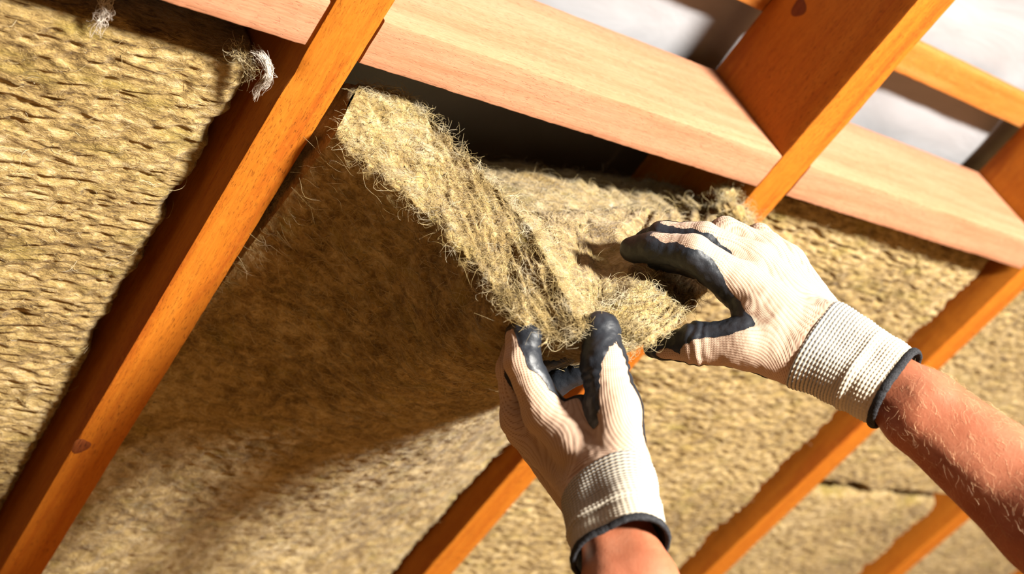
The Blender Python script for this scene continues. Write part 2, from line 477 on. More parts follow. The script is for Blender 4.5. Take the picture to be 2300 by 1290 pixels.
def flat_batt(label, a0, a1, b0, b1, c, thick, seed, du, dv, group, nf=1200, edge_n=.01, amp=1.):
    nu = int((a1 - a0) / du) + 1; nv = int((b1 - b0) / dv) + 1
    q = .018
    A = np.linspace(0, a1 - a0, nu)[:, None] + np.zeros((1, nv)); B = np.linspace(0, b1 - b0, nv)[None] + np.zeros((nu, 1))
    W, L = a1 - a0, b1 - b0
    h = wool_h(A + a0, B + b0, seed, amp)
    # rounded, ragged edges
    def rag(t, s): return edge_n * np.maximum(0, .3 + fbm(t * 22, 0 * t, s, seed + 31, 3) * 1.2)
    eA0 = rag(B, 1.); eA1 = rag(B, 5.); eB0 = rag(A, 9.); eB1 = rag(A, 13.)
    ex = np.minimum(A - eA0, W - A - eA1); ey = np.minimum(B - eB0, L - B - eB1)
    e = np.minimum(ex, ey)
    drop = np.where(e < q, q * (1 - np.sqrt(np.clip(1 - ((q - np.clip(e, 0, q)) / q) ** 2, 0, 1))), 0) + np.where(e < 0, np.minimum(-e * 6, thick - q - .005), 0)
    X = A; Y = B; Z = h - drop
    bot = np.stack([X, Y, Z], 2)
    back = np.stack([A, B, np.full_like(A, -thick)], 2)
    V = np.vstack([bot.reshape(-1, 3), back.reshape(-1, 3)])
    n0 = nu * nv
    Fb = gridfaces(nu, nv); Fk = gridfaces(nu, nv, n0, True)
    idx = np.arange(n0).reshape(nu, nv)
    ring = np.concatenate([idx[:, 0], idx[-1, 1:], idx[-2::-1, -1], idx[0, -2:0:-1]])
    r2 = np.roll(ring, -1)
    Fs = np.stack([ring, ring + n0, r2 + n0, r2], 1)
    org = (a0, b0, c)
    o = link('insulation_batt', mesh_np('insulation_batt', V, [Fb, Fk, Fs], True), M['wool'], mw=roofm(*org))
    tag(o, label, 'insulation', group)
    if nf:
        rng = np.random.default_rng(seed); N = gridnormals(bot)
        ii = rng.integers(2, nu - 2, nf); jj = rng.integers(2, nv - 2, nf)
        ok = e[ii, jj] > -.004; ii, jj = ii[ok], jj[ok]
        T = np.tile(np.array([[1., .1, 0]]), (len(ii), 1)); T -= N[ii, jj] * (T * N[ii, jj]).sum(1, keepdims=True); T /= np.linalg.norm(T, axis=1, keepdims=True)
        fibres('wool_fibres', bot[ii, jj] - N[ii, jj] * .0005, T, N[ii, jj], .016, .00022, seed, 1., None, o, .35)
    return o

GB = 'mineral wool batts between the rafters'
b_left = flat_batt('yellow mineral wool batt filling the left of the photo, left of the left rafter', -.55, -.006, -1.5, -.055, .046, .11, 3, .003, .002, GB, 3500)
b_mid = flat_batt('mineral wool batt behind the right hand and wrist, right of the rafter behind the hands', .653, 1.196, -1.5, -.010, .036, .11, 8, .003, .0022, GB, 2500, .014, 1.2)
b_3u = flat_batt('blurred wool batt at the right edge of the photo, above the dark seam', 1.253, 1.748, -.545, -.004, .036, .11, 13, .004, .003, GB, 300, .014, 1.2)
b_3l = flat_batt('blurred wool batt at the lower right, below the dark seam', 1.253, 1.748, -1.5, -.553, .038, .11, 17, .004, .003, GB, 300, .014, 1.2)
b_4 = flat_batt('blurred wool batt in the lower right corner between the two furthest rafters', 1.805, 2.345, -1.5, -.02, .036, .11, 19, .004, .004, GB, 0, .012, 1.2)

# ------------------------------------------------------------------ the batt being pushed in
def spline(ts, pts, x):
    """Catmull-Rom style cubic hermite through pts at parameters ts"""
    ts = np.asarray(ts, float); pts = np.asarray(pts, float)
    m = np.gradient(pts, ts, axis=0)
    i = np.clip(np.searchsorted(ts, x) - 1, 0, len(ts) - 2)
    h = (ts[i + 1] - ts[i])[:, None]; t = ((x - ts[i])[:, None]) / h
    return (2 * t ** 3 - 3 * t ** 2 + 1) * pts[i] + (t ** 3 - 2 * t ** 2 + t) * h * m[i] + (-2 * t ** 3 + 3 * t ** 2) * pts[i + 1] + (t ** 3 - t ** 2) * h * m[i + 1]

# (u, underside pixel, b), (upper rim pixel, b)
PROF = [(0.00, (752, 306), -.065, (806, 190), -.040),
        (0.10, (872, 405), -.060, (925, 232), -.040),
        (0.22, (1000, 522), -.054, (1058, 372), -.032),
        (0.33, (1108, 648), -.046, (1180, 500), -.024),
        (0.42, (1165, 722), -.044, (1245, 618), -.014),
        (0.50, (1270, 768), -.038, (1308, 728), -.016),
        (0.58, (1385, 788), -.022, (1350, 690), -.025),
        (0.66, (1462, 762), -.005, (1440, 648), -.008),
        (0.75, (1535, 700), -.005, (1512, 610), -.010),
        (0.87, (1610, 610), -.030, (1590, 550), -.030),
        (1.00, (1668, 520), -.050, (1655, 490), -.030)]
RIDGE = [(0.42, (1160, 500), -.10), (0.50, (1205, 484), -.085),
         (0.58, (1285, 474), -.075), (0.66, (1362, 471), -.07), (0.75, (1440, 473), -.065), (0.87, (1545, 479), -.06), (1.00, (1640, 470), -.05)]
US = [p[0] for p in PROF]
BP = np.array([hit(*p[1], 1, p[2]) for p in PROF]); TP = np.array([hit(*p[3], 1, p[4]) for p in PROF])
BP[-1, 0] = min(BP[-1, 0], .592); TP[-1, 0] = min(TP[-1, 0], .592)
RU = [0., .12, .25] + [p[0] for p in RIDGE]; RP = np.array([(.06, -.16, .12), (.11, -.16, .11), (.19, -.16, .08)] + [hit(*p[1], 1, p[2]) for p in RIDGE]); RP[-1, 0] = min(RP[-1, 0], .592)
BA0, BA1 = .056, .594
def hero(u, w, v):
    """u,w,v 1-D arrays of the same length -> points (a,b,c)"""
    e = spline(US, BP, u) * (1 - w)[:, None] + spline(US, TP, u) * w[:, None]
    f = np.stack([BA0 + u * (BA1 - BA0), -v, .045 + .132 * w], 1)
    L = .80
    k = np.clip(1 - v / L, 0, 1); kk = k ** 1.7
    kk = kk[:, None]
    ef = e.copy(); ef[:, 1] = e[:, 1] - v
    f[:, 1] = e[:, 1] * kk[:, 0] - v
    r = ef * kk + f * (1 - kk)
    # the upper face rises from the cut end to a ridge, then lies back into the bay
    R = spline(RU, RP, u); Tt = spline(US, TP, u)
    vr = np.maximum(.03, Tt[:, 1] - R[:, 1])
    t = np.clip(v / vr, 0, 1)[:, None]
    tt = np.where(t < 1, 1 - (1 - t) ** 1.8, 1.)
    near = Tt * (1 - tt) + R * tt; near[:, 1] = Tt[:, 1] * (1 - t[:, 0]) + R[:, 1] * t[:, 0]
    k2 = (np.clip(1 - (v - vr) / .13, 0, 1) ** 2)[:, None]
    far = f.copy(); far[:, 1] = R[:, 1] - (v - vr); fr = R.copy(); fr[:, 1] = far[:, 1]
    top = np.where(v[:, None] < vr[:, None], near, fr * k2 + far * (1 - k2))
    wt = (w * w)[:, None]
    return r * (1 - wt) + top * wt
nu = 300
vd = np.concatenate([np.linspace(0, .35, 150), np.linspace(.35, 1.25, 160)[1:]])
nw = 46
u = np.linspace(0, 1, nu)
def sheet(w, vv):
    U, Vv = np.meshgrid(u, vv, indexing='ij'); Wv = np.full_like(U, w)
    return hero(U.ravel(), Wv.ravel(), Vv.ravel()).reshape(nu, len(vv), 3), U, Vv
bs, Ub, Vb = sheet(0., vd[::-1]); tsn, Ut, Vt = sheet(1., vd)
wl = np.linspace(0, 1, nw)[1:-1]
U, Wv = np.meshgrid(u, wl, indexing='ij')
es = hero(U.ravel(), Wv.ravel(), np.zeros(U.size)).reshape(nu, nw - 2, 3)
HP = np.concatenate([bs, es, tsn], 1)
HP[..., 2] *= -1                                    # local z = -c
HN = gridnormals(HP)
# outward: bottom sheet normal should have +z local
if HN[nu // 10, 20, 2] < 0: HN = -HN; HFLIP = True
else: HFLIP = False
# arc-length style coordinates
su = np.concatenate([np.zeros((1, HP.shape[1])), np.cumsum(np.linalg.norm(np.diff(HP, axis=0), axis=2), 0)], 0)
sq = np.concatenate([np.zeros((nu, 1)), np.cumsum(np.linalg.norm(np.diff(HP, axis=1), axis=2), 1)], 1)
nb_ = bs.shape[1]; ne = es.shape[1]
isend = np.zeros(HP.shape[1]); isend[nb_ - 3:nb_ + ne + 3] = 1
h_sheet = wool_h(su, sq, 41, 1.) * (.25 + .75 * sstep(su, .0, .05))
h_end = .0035 * fbm(su * 60 + sq * 25, sq * 120, 0, 61, 3) + .0028 * (1 - 1.8 * np.abs(noise3(su * 45 + sq * 40, sq * 170, 1, 63))) + .004 * fbm(su * 22, sq * 22, 2, 65, 2)
lump = np.zeros_like(su); lump[:, nb_ + ne:] = (.012 * fbm(su * 28, sq * 28, 0, 71, 2) - .014 * np.maximum(0, noise3(su * 30, sq * 30, 4, 73) - .2))[:, nb_ + ne:]
Hh = np.where(isend[None] > 0, h_end, h_sheet) + lump * sstep(su, .3, .45)
Hh[:, nb_ + ne:] *= .6
HD = HP + HN * Hh[..., None]
V = [HD.reshape(-1, 3)]; n0 = HD.shape[0] * HD.shape[1]
Fm = gridfaces(nu, HD.shape[1], 0, HFLIP)
# close the sides
for s, fl in ((0, False), (nu - 1, True)):
    lo_ = np.arange(nb_)[::-1]; hi_ = nb_ + ne + np.arange(len(vd))
    base = s * HD.shape[1]
    m_ = 8
    # side strip between bottom row and top row, over v
    rows = []
    for t in np.linspace(0, 1, m_):
        q = HP[s, lo_] * (1 - t) + HP[s, hi_] * t
        rows.append(q)
    rows = np.array(rows)
    off = sum(len(x) for x in V)
    rows[1:-1, :, 0] += .004 * fbm(rows[1:-1, :, 1] * 80, rows[1:-1, :, 2] * 80, s, 90, 2)
    rows[0] = HD[s, lo_]; rows[-1] = HD[s, hi_]
    V.append(rows.reshape(-1, 3))
    f2 = gridfaces(m_, rows.shape[1], off, fl)
    Fm = np.vstack([Fm, f2])
hero_o = link('insulation_batt', mesh_np('insulation_batt', np.vstack(V), Fm, True), M['wool_end'], mw=roofm())
tag(hero_o, 'drooping yellow mineral wool batt with fuzzy cut end, held by both gloved hands', 'insulation', GB)
rng = np.random.default_rng(5)
def hero_fib(name, cols, n, length, rad, seed, tvec, lift, umin=0, umax=1):
    ii = rng.integers(int(2 + umin * (nu - 5)), int(2 + umax * (nu - 5)) + 1, n); jj = rng.integers(cols[0], cols[1], n)
    N = HN[ii, jj]; Tu = np.gradient(HP, axis=0)[ii, jj]; Tu /= np.linalg.norm(Tu, axis=1, keepdims=True)
    Tq = np.cross(N, Tu)
    T = Tu * tvec[0] + Tq * tvec[1]; T /= np.linalg.norm(T, axis=1, keepdims=True)
    return fibres(name, HD[ii, jj] - N * .0005, T, N, length, rad, seed, 1.2, None, hero_o, lift)
hero_fib('wool_fibres', (nb_ - 2, nb_ + ne + 3), 7500, .015, .00020, 1, (1, .25), .5)
hero_fib('wool_fibres', (nb_ - 3, nb_ + 3), 900, .013, .00018, 2, (1, .9), .9)
hero_fib('wool_fibres', (nb_ + ne - 2, nb_ + ne + 3), 900, .013, .00018, 3, (1, -.9), .9)
hero_fib('wool_fibres', (nb_ + ne, nb_ + ne + 110), 4500, .018, .00020, 4, (1, .5), .5, .35, 1)
hero_fib('wool_fibres', (nb_ - 260, nb_), 6000, .026, .00024, 6, (1, .15), .2)

def tuft(parent, p, size, n, length, rad, mat, fmat, seed, dirv=(0, 0, 1.)):
    """a loose clump of wool at p (a,b,c) in the parent's space"""
    nu_, nv_ = 40, 26
    t = np.linspace(0, math.pi, nv_)[None]; f = np.linspace(0, 2 * math.pi, nu_)[:, None]
    S = np.stack([np.sin(t) * np.cos(f), np.sin(t) * np.sin(f), np.cos(t) + 0 * f], 2)
    r = 1 + .45 * fbm(S[..., 0] * 2.2, S[..., 1] * 2.2, S[..., 2] * 2.2, seed, 3) + .2 * noise3(S[..., 0] * 7, S[..., 1] * 7, S[..., 2] * 7, seed + 1)
    Pt = S * np.array(size) * r[..., None] + np.array(p)
    o = link('wool_tuft', mesh_np('wool_tuft', Pt.reshape(-1, 3), gridfaces(nu_, nv_, 0, True), True), mat, parent)
    rng = np.random.default_rng(seed); q = rng.integers(0, nu_ * nv_, n)
    Nn = S.reshape(-1, 3)[q]; T = np.cross(Nn, np.array(dirv) + .01); T /= np.linalg.norm(T, axis=1, keepdims=True)
    fibres('tuft_fibres', Pt.reshape(-1, 3)[q], T, Nn, length, rad, seed, 1.6, fmat, o, 1.1)
    return o
def F3(q): return np.array([q[0], q[1], -q[2]])
for i_, (x_, y_, b_, sz) in enumerate(((1648, 478, -.022, (.014, .010, .016)), (1672, 492, -.030, (.012, .010, .012)), (1632, 438, -.030, (.011, .010, .010)))):
    tuft(hero_o, F3(hit(x_, y_, 1, b_)), sz, 220, .016, .0002, M['wool_end'], None, 301 + i_)
def wisp(parent, path, n, spread, rad, mat, seed):
    """a bundle of strands following a path; points in the parent's space"""
    rng = np.random.default_rng(seed); path = np.asarray(path, float); K = 14
    ts = np.linspace(0, 1, len(path)); V = []; F = []
    for q in range(n):
        a0, a1 = sorted(rng.random(2)); a0 *= .6; a1 = max(a1, a0 + .25); x = np.linspace(a0, min(a1, 1), K)
        X = spline(ts, path, x)
        off = rng.normal(0, spread, 3); amp = rng.normal(0, spread * .9, (2, 3)); ph = rng.random(2) * 6
        X = X + off * (.3 + .7 * np.abs(np.linspace(-1, 1, K)))[:, None] + amp[0] * np.sin(np.linspace(0, 5, K) + ph[0])[:, None] + amp[1] * .6 * np.sin(np.linspace(0, 9, K) + ph[1])[:, None]
        tn = np.gradient(X, axis=0); tn /= np.linalg.norm(tn, axis=1, keepdims=True)
        s1 = np.cross(tn, rng.normal(0, 1, 3)); s1 /= np.linalg.norm(s1, axis=1, keepdims=True); s2 = np.cross(tn, s1)
        r = rad * (.5 + rng.random()) * (1 - .5 * np.linspace(0, 1, K))[:, None]; b0 = len(V) * 3 * K
        V.append(np.stack([X + r * (math.cos(a) * s1 + math.sin(a) * s2) for a in (0, 2.09, 4.19)], 1).reshape(-1, 3))
        for z in range(K - 1):
            for jx in range(3): F.append((b0 + z * 3 + jx, b0 + z * 3 + (jx + 1) % 3, b0 + z * 3 + 3 + (jx + 1) % 3, b0 + z * 3 + 3 + jx))
    o = link('loose_strands', mesh_np('loose_strands', np.vstack(V), np.array(F)), mat, parent); o['kind'] = 'stuff'
    return o
LO = np.array([-.55, -1.5, .046])
wisp(b_left, [F3(hit(*p, 2, c) - LO) for p, c in (((566, 112), .03), ((590, 128), .02), ((604, 160), .012), ((596, 185), .012), ((580, 205), .016), ((574, 222), .02))], 110, .0022, .00022, M['fibre_white'], 311)
wisp(b_left, [F3(hit(*p, 2, c) - LO) for p, c in (((525, 100), .04), ((545, 130), .03), ((560, 160), .03), ((552, 190), .035))], 80, .0045, .0002, M['fibre'], 312)
wisp(b_left, [F3(hit(*p, 2, c) - LO) for p, c in (((240, -12), .035), ((234, 25), .034), ((226, 50), .034), ((212, 82), .036))], 60, .003, .0002, M['fibre_white'], 316)
wisp(hero_o, [F3(hit(*p, 1, b)) for p, b in (((1130, 442), -.03), ((1158, 440), -.03), ((1172, 455), -.03), ((1178, 472), -.03))], 5, .0006, .0004, M['fibre'], 313)
wisp(hero_o, [F3(hit(*p, 1, b)) for p, b in (((1398, 482), -.07), ((1385, 470), -.07), ((1368, 458), -.07))], 22, .0007, .0004, M['fibre_white'], 314)
wisp(hero_o, [F3(hit(*p, 1, b)) for p, b in (((1232, 752), -.03), ((1226, 768), -.025), ((1212, 780), -.02))], 6, .0004, .0004, M['fibre'], 315)

# ------------------------------------------------------------------ implicit surfaces
def cone_d(p, a, b, ra, rb):
    ab = b - a; L2 = ab @ ab
    t = np.clip(((p - a) @ ab) / L2, 0, 1) if L2 > 1e-12 else np.zeros(len(p))
    q = p - (a + t[:, None] * ab)
    return np.linalg.norm(q, axis=1) - (ra + t * (rb - ra)), t, q
def smin(a, b, k):
    h = np.clip(k - np.abs(a - b), 0, None) / k
    return np.minimum(a, b) - h * h * k * .25
def surface_nets(fn, lo, hi, h):
    lo = np.asarray(lo, float); n = np.ceil((np.asarray(hi) - lo) / h).astype(int) + 1
    ax = [lo[i] + h * np.arange(n[i]) for i in range(3)]
    G = np.stack(np.meshgrid(*ax, indexing='ij'), -1).reshape(-1, 3)
    Fv = np.concatenate([fn(g) for g in np.array_split(G, max(1, len(G) // 400000))]).reshape(n)
    c = n - 1
    cor = {}
    for i in (0, 1):
        for j in (0, 1):
            for k in (0, 1):
                cor[i, j, k] = Fv[i:i + c[0], j:j + c[1], k:k + c[2]]
    acc = np.zeros((*c, 3)); cnt = np.zeros(c)
    for (p, q) in [((i, j, k), (i + d[0], j + d[1], k + d[2])) for i in (0, 1) for j in (0, 1) for k in (0, 1) for d in ((1, 0, 0), (0, 1, 0), (0, 0, 1)) if i + d[0] < 2 and j + d[1] < 2 and k + d[2] < 2]:
        A, B = cor[p], cor[q]; m = (A < 0) != (B < 0)
        t = np.where(m, A / np.where(m, A - B, 1), 0)
        for x in range(3): acc[..., x] += np.where(m, p[x] + t * (q[x] - p[x]), 0)
        cnt += m
    act = cnt > 0; idx = -np.ones(c, int); idx[act] = np.arange(act.sum())
    I = np.argwhere(act)
    V = lo + h * (I + acc[act] / cnt[act][:, None])
    Q = []
    for x in range(3):
        y, z = (x + 1) % 3, (x + 2) % 3
        sl = [slice(1, c[i]) for i in range(3)]; sl[x] = slice(0, c[x])
        s0 = tuple(sl); e = list(sl); e[x] = slice(1, c[x] + 1)
        A = Fv[s0]; B = Fv[tuple(e)]
        def sh(dy, dz):
            w = list(sl); w[y] = slice(1 - dy, c[y] - dy); w[z] = slice(1 - dz, c[z] - dz); return idx[tuple(w)]
        q = np.stack([sh(1, 1), sh(0, 1), sh(0, 0), sh(1, 0)], -1)
        m1 = (A < 0) & (B >= 0); m2 = (A >= 0) & (B < 0)
        Q.append(q[m1]); Q.append(q[m2][:, ::-1])
    return V, np.concatenate(Q)
def grad(fn, P, e=4e-4):
    g = np.stack([fn(P + np.eye(3)[i] * e) - fn(P - np.eye(3)[i] * e) for i in range(3)], 1)
    return g / (np.linalg.norm(g, axis=1, keepdims=True) + 1e-12)
def project(fn, P, it=2):
    for _ in range(it):
        g = grad(fn, P); d = fn(P); P = P - g * np.clip(d, -.003, .003)[:, None]
    return P

class Hand:
    """glove as blended tapered limbs. limbs: (group, p, r_px, q, r_px, dorsal, thr_p, thr_q, across offset mm, along offset mm)"""
    def __init__(s, limbs, kg=.004, kp=.009):
        s.L = []
        for g, a, ra, b, rb, D, t0, t1, s0, l0 in limbs:
            s.L.append((g, C(*a), ra * a[2] / FPX, C(*b), rb * b[2] / FPX, dirw(D), t0, t1, s0, l0))
        s.kg, s.kp = kg, kp
        s.groups = []
        for l in s.L:
            if l[0] not in s.groups: s.groups.append(l[0])
    def sdf(s, p):
        r = None; palm = None
        gd = {}
        for l in s.L:
            d = cone_d(p, l[1], l[3], l[2], l[4])[0]
            k = s.kp if l[0] == 'palm' else s.kg
            gd[l[0]] = d if l[0] not in gd else smin(gd[l[0]], d, k)
        palm = gd['palm']; out = palm
        for g, d in gd.items():
            if g != 'palm':
                m = smin(palm, d, s.kp)
                out = np.minimum(out, m) if out is palm else smin(out, m, .0012)
        return out
    def fields(s, p, k=.0035):
        W = 0; ph = 0; ss = 0; tt = 0; W2 = 0
        for g, a, ra, b, rb, D, t0, t1, s0, l0 in s.L:
            d, t, q = cone_d(p, a, b, ra, rb)
            w = np.exp(-np.clip(d - 0, -.03, .05) / k); w2 = np.exp(-np.clip(d, -.03, .08) / .010)
            rr = ra + t * (rb - ra)
            gq = (q @ D) / rr
            ph = ph + w * (gq - (t0 + t * (t1 - t0))); W = W + w
            ax = (b - a) / np.linalg.norm(b - a); sd = np.cross(ax, D); sd /= np.linalg.norm(sd)
            Do = np.cross(sd, ax)
            th = np.arctan2(q @ sd, q @ Do)
            ss = ss + w2 * (s0 + 1000 * rr * np.clip(th, -2.2, 2.2)); tt = tt + w2 * (l0 + 1000 * ((p - a) @ ax)); W2 = W2 + w2
        return ph / W, ss / W2, tt / W2

def clip_tris(V, T, phi):
    """keep the part of the triangles where phi < 0"""
    V = list(map(tuple, V)); ph = list(phi); out = []; cache = {}
    inn = phi[T] < 0; cnt = inn.sum(1)
    out = [tuple(t) for t in T[cnt == 3]]
    def mid(i, j):
        kx = (min(i, j), max(i, j))
        if kx not in cache:
            t = ph[i] / (ph[i] - ph[j]); a, b = np.array(V[i]), np.array(V[j])
            V.append(tuple(a + (b - a) * t)); ph.append(0.); cache[kx] = len(V) - 1
        return cache[kx]
    for t in T[(cnt == 1) | (cnt == 2)]:
        poly = []
        for q in range(3):
            i, j = int(t[q]), int(t[(q + 1) % 3])
            if ph[i] < 0: poly.append(i)
            if (ph[i] < 0) != (ph[j] < 0): poly.append(mid(i, j))
        for q in range(1, len(poly) - 1): out.append((poly[0], poly[q], poly[q + 1]))
    V = np.array(V); ph = np.array(ph); T2 = np.array(out)
    used = np.unique(T2); mp = -np.ones(len(V), int); mp[used] = np.arange(len(used))
    return V[used], mp[T2], ph[used]

def tube_frame(axis_pts, up):
    """centres and two cross axes along a polyline"""
    c = np.asarray(axis_pts); t = np.gradient(c, axis=0); t /= np.linalg.norm(t, axis=1, keepdims=True)
    x = np.cross(t, up); x /= np.linalg.norm(x, axis=1, keepdims=True); y = np.cross(x, t)
    return c, t, x, y

def build_glove(parent, ploc, hand, org, cuff_pts, up, knit_end_t, sagd, label, seed, mirror, crease=None):
    """cuff_pts: centre line of the cuff, from the hand to the hem"""
    fn0 = hand.sdf
    cuff_pts = np.asarray(cuff_pts); c_a = cuff_pts[0]; c_ax = cuff_pts[-1] - cuff_pts[0]; c_ax = c_ax / np.linalg.norm(c_ax)
    def fn(p):
        d = fn0(p)
        x = p * 1000
        if crease is not None:
            cp, cax, cw_, wl = crease
            al_ = (p - cp) @ cax; rr_ = np.linalg.norm((p - cp) - al_[:, None] * cax, axis=1)
            d = d + .0007 * np.sin(al_ * 2 * math.pi / wl + 2.5 * noise3(x[:, 0] / 12, x[:, 1] / 12, x[:, 2] / 12, seed + 2)) * np.exp(-(al_ / cw_) ** 2) * (rr_ < .03)
        return d - .0005 * noise3(x[:, 0] / 9, x[:, 1] / 9, x[:, 2] / 9, seed) - .0003 * noise3(x[:, 0] / 4, x[:, 1] / 4, x[:, 2] / 4, seed + 1)
    pts = np.array([l[1] for l in hand.L] + [l[3] for l in hand.L])
    lo, hi = pts.min(0) - .035, pts.max(0) + .035
    V, Q = surface_nets(fn, lo, hi, .0017)
    V = project(fn, V, 2)
    # trim everything past the start of the cuff
    keep = ((V - c_a) @ c_ax) < .012
    Q = Q[keep[Q].all(1)]
    used = np.unique(Q); mp = -np.ones(len(V), int); mp[used] = np.arange(len(used)); V = V[used]; Q = mp[Q]
    ph, ss, tt = hand.fields(V)
    root = bpy.data.objects.new('glove', None); col.objects.link(root)
    root.parent = parent; root.location = org - ploc; tag(root, label)
    kn = link('knit_shell', mesh_np('knit_shell', V - org, Q, True, np.stack([ss, tt], 1)), M['knit'], root)
    # rubber coating over palm, fingers and thumb
    x = V * 1000
    phj = ph + .10 * noise3(x[:, 0] / 14, x[:, 1] / 14, x[:, 2] / 14, seed + 6) + .05 * noise3(x[:, 0] / 5, x[:, 1] / 5, x[:, 2] / 5, seed + 4) + .03 * noise3(x[:, 0] / 1.6, x[:, 1] / 1.6, x[:, 2] / 1.6, seed + 5)
    phj = np.maximum(phj, (((V - c_a) @ c_ax) + .002) * 60)
    N = grad(fn, V)
    T = np.concatenate([Q[:, [0, 1, 2]], Q[:, [0, 2, 3]]])
    Vc, Tc, pc = clip_tris(V, T, phj)
    Nc = grad(fn, Vc)
    off = .0005 + .0006 * sstep(-pc, 0, .25) + .0005 * fbm(Vc[:, 0] * 170, Vc[:, 1] * 220, Vc[:, 2] * 220, seed + 8, 2)
    Vc = Vc + Nc * np.maximum(off, .0003)[:, None]
    link('palm_coating', mesh_np('palm_coating', Vc - org, Tc, True), M['rubber'], root)
    # ribbed cuff
    nr, rows, sub = 58, 24, 8
    nt = rows * sub + 1; na = nr * 8
    tpar = np.linspace(0, 1, nt)
    cl = spline(np.linspace(0, 1, len(cuff_pts)), cuff_pts, tpar)
    c, t, X, Y = tube_frame(cl, up)
    th = np.linspace(0, 2 * math.pi, na, endpoint=False)
    dirs = np.cos(th)[None, :, None] * X[:, None] + np.sin(th)[None, :, None] * Y[:, None]
    # bow the rows along the cuff axis
    cen = np.repeat(c[:, None], na, 1)
    lo_r = np.zeros((nt, na)); hi_r = np.full((nt, na), .075)
    st = 6
    cs_, ds_ = cen[::st, ::4], dirs[::st, ::4]
    a_ = np.zeros(cs_.shape[:2]); b_ = np.full(cs_.shape[:2], .075)
    for _ in range(12):
        mid = (a_ + b_) / 2
        d = fn0((cs_ + ds_ * mid[..., None]).reshape(-1, 3)).reshape(mid.shape)
        a_ = np.where(d < 0, mid, a_); b_ = np.where(d < 0, b_, mid)
    rad = (a_ + b_) / 2
    R = np.empty((nt, na))
    tmp = np.array([np.interp(np.arange(na), np.arange(0, na + 1, 4), np.append(r, r[0])) for r in rad])
    for q in range(na): R[:, q] = np.interp(np.arange(nt), np.arange(0, nt, st), tmp[:, q])
    ribs = np.cos(th * nr)[None] * .5 + .5
    rw_ = .5 - .5 * np.cos(tpar * rows * 2 * math.pi)
    up_ = sstep(tpar, .0, .04)
    sl = .0018 * np.exp(-((tpar - .62) / .05) ** 2) - .001 * np.exp(-((tpar - .72) / .06) ** 2)
    R = R + (.0006 + .0005 * up_)[:, None] + (.0009 * rw_[:, None] * (.35 + .65 * ribs)) + (sl * 1.0)[:, None] * (.4 + .6 * np.cos(th - 1.2)[None]) + .0008 * fbm(tpar[:, None] * 7 + 0 * R, np.cos(th)[None] * 2 + 0 * R, np.sin(th)[None] * 2, seed + 9, 2)
    Pc = cen + dirs * R[..., None]
    uv = np.stack([np.repeat((th * nr / 2 / math.pi)[None], nt, 0), np.repeat((tpar * rows)[:, None], na, 1)], 2)
    # wrap with a duplicated seam column
    Pw = np.concatenate([Pc, Pc[:, :1]], 1); uw = np.concatenate([uv, uv[:, :1] + np.array([nr, 0])], 1)
    fc = gridfaces(nt, na + 1)
    nrm = gridnormals(Pw)
    if (nrm[nt // 2, 5] @ dirs[nt // 2, 5]) < 0: fc = fc[:, ::-1]
    link('cuff', mesh_np('cuff', (Pw - org).reshape(-1, 3), fc, True, uw.reshape(-1, 2)), M['cuff'], root)
    # black binding round the hem
    n1, n2 = 200, 16
    qi = np.linspace(0, na, n1, endpoint=False).astype(int)
    ring = Pc[-1, qi] + .0002 * dirs[-1, qi]; rd = dirs[-1, qi]; ta = t[-1]
    ps = np.linspace(0, 2 * math.pi, n2, endpoint=False)
    rr = .0029 * (1 + .10 * noise3(np.arange(n1) / 3., 0, 0, seed)[:, None] + .04 * np.sin(np.arange(n1) * 1.9)[:, None])
    H = ring[:, None] + rd[:, None] * (np.cos(ps)[None] * rr * .8)[..., None] + ta * (np.sin(ps)[None] * rr * 1.25 + .0026)[..., None]
    i = (np.arange(n1)[:, None] * n2 + np.arange(n2)[None]).ravel(); j = (np.arange(n1)[:, None] * n2 + (np.arange(n2)[None] + 1) % n2).ravel()
    n_ = n1 * n2
    fh = np.stack([i, j, (j + n2) % n_, (i + n2) % n_], 1)
    ctr = H.mean(1); v0 = H.reshape(-1, 3)
    nn_ = np.cross(v0[fh[0, 1]] - v0[fh[0, 0]], v0[fh[0, 3]] - v0[fh[0, 0]])
    if nn_ @ (v0[fh[0, 0]] - ctr[0]) < 0: fh = fh[:, ::-1]
    bo = link('hem_binding', mesh_np('hem_binding', (v0 - org), fh, True), M['binding'], root); tag(bo, 'black binding round the cuff edge')
    return root

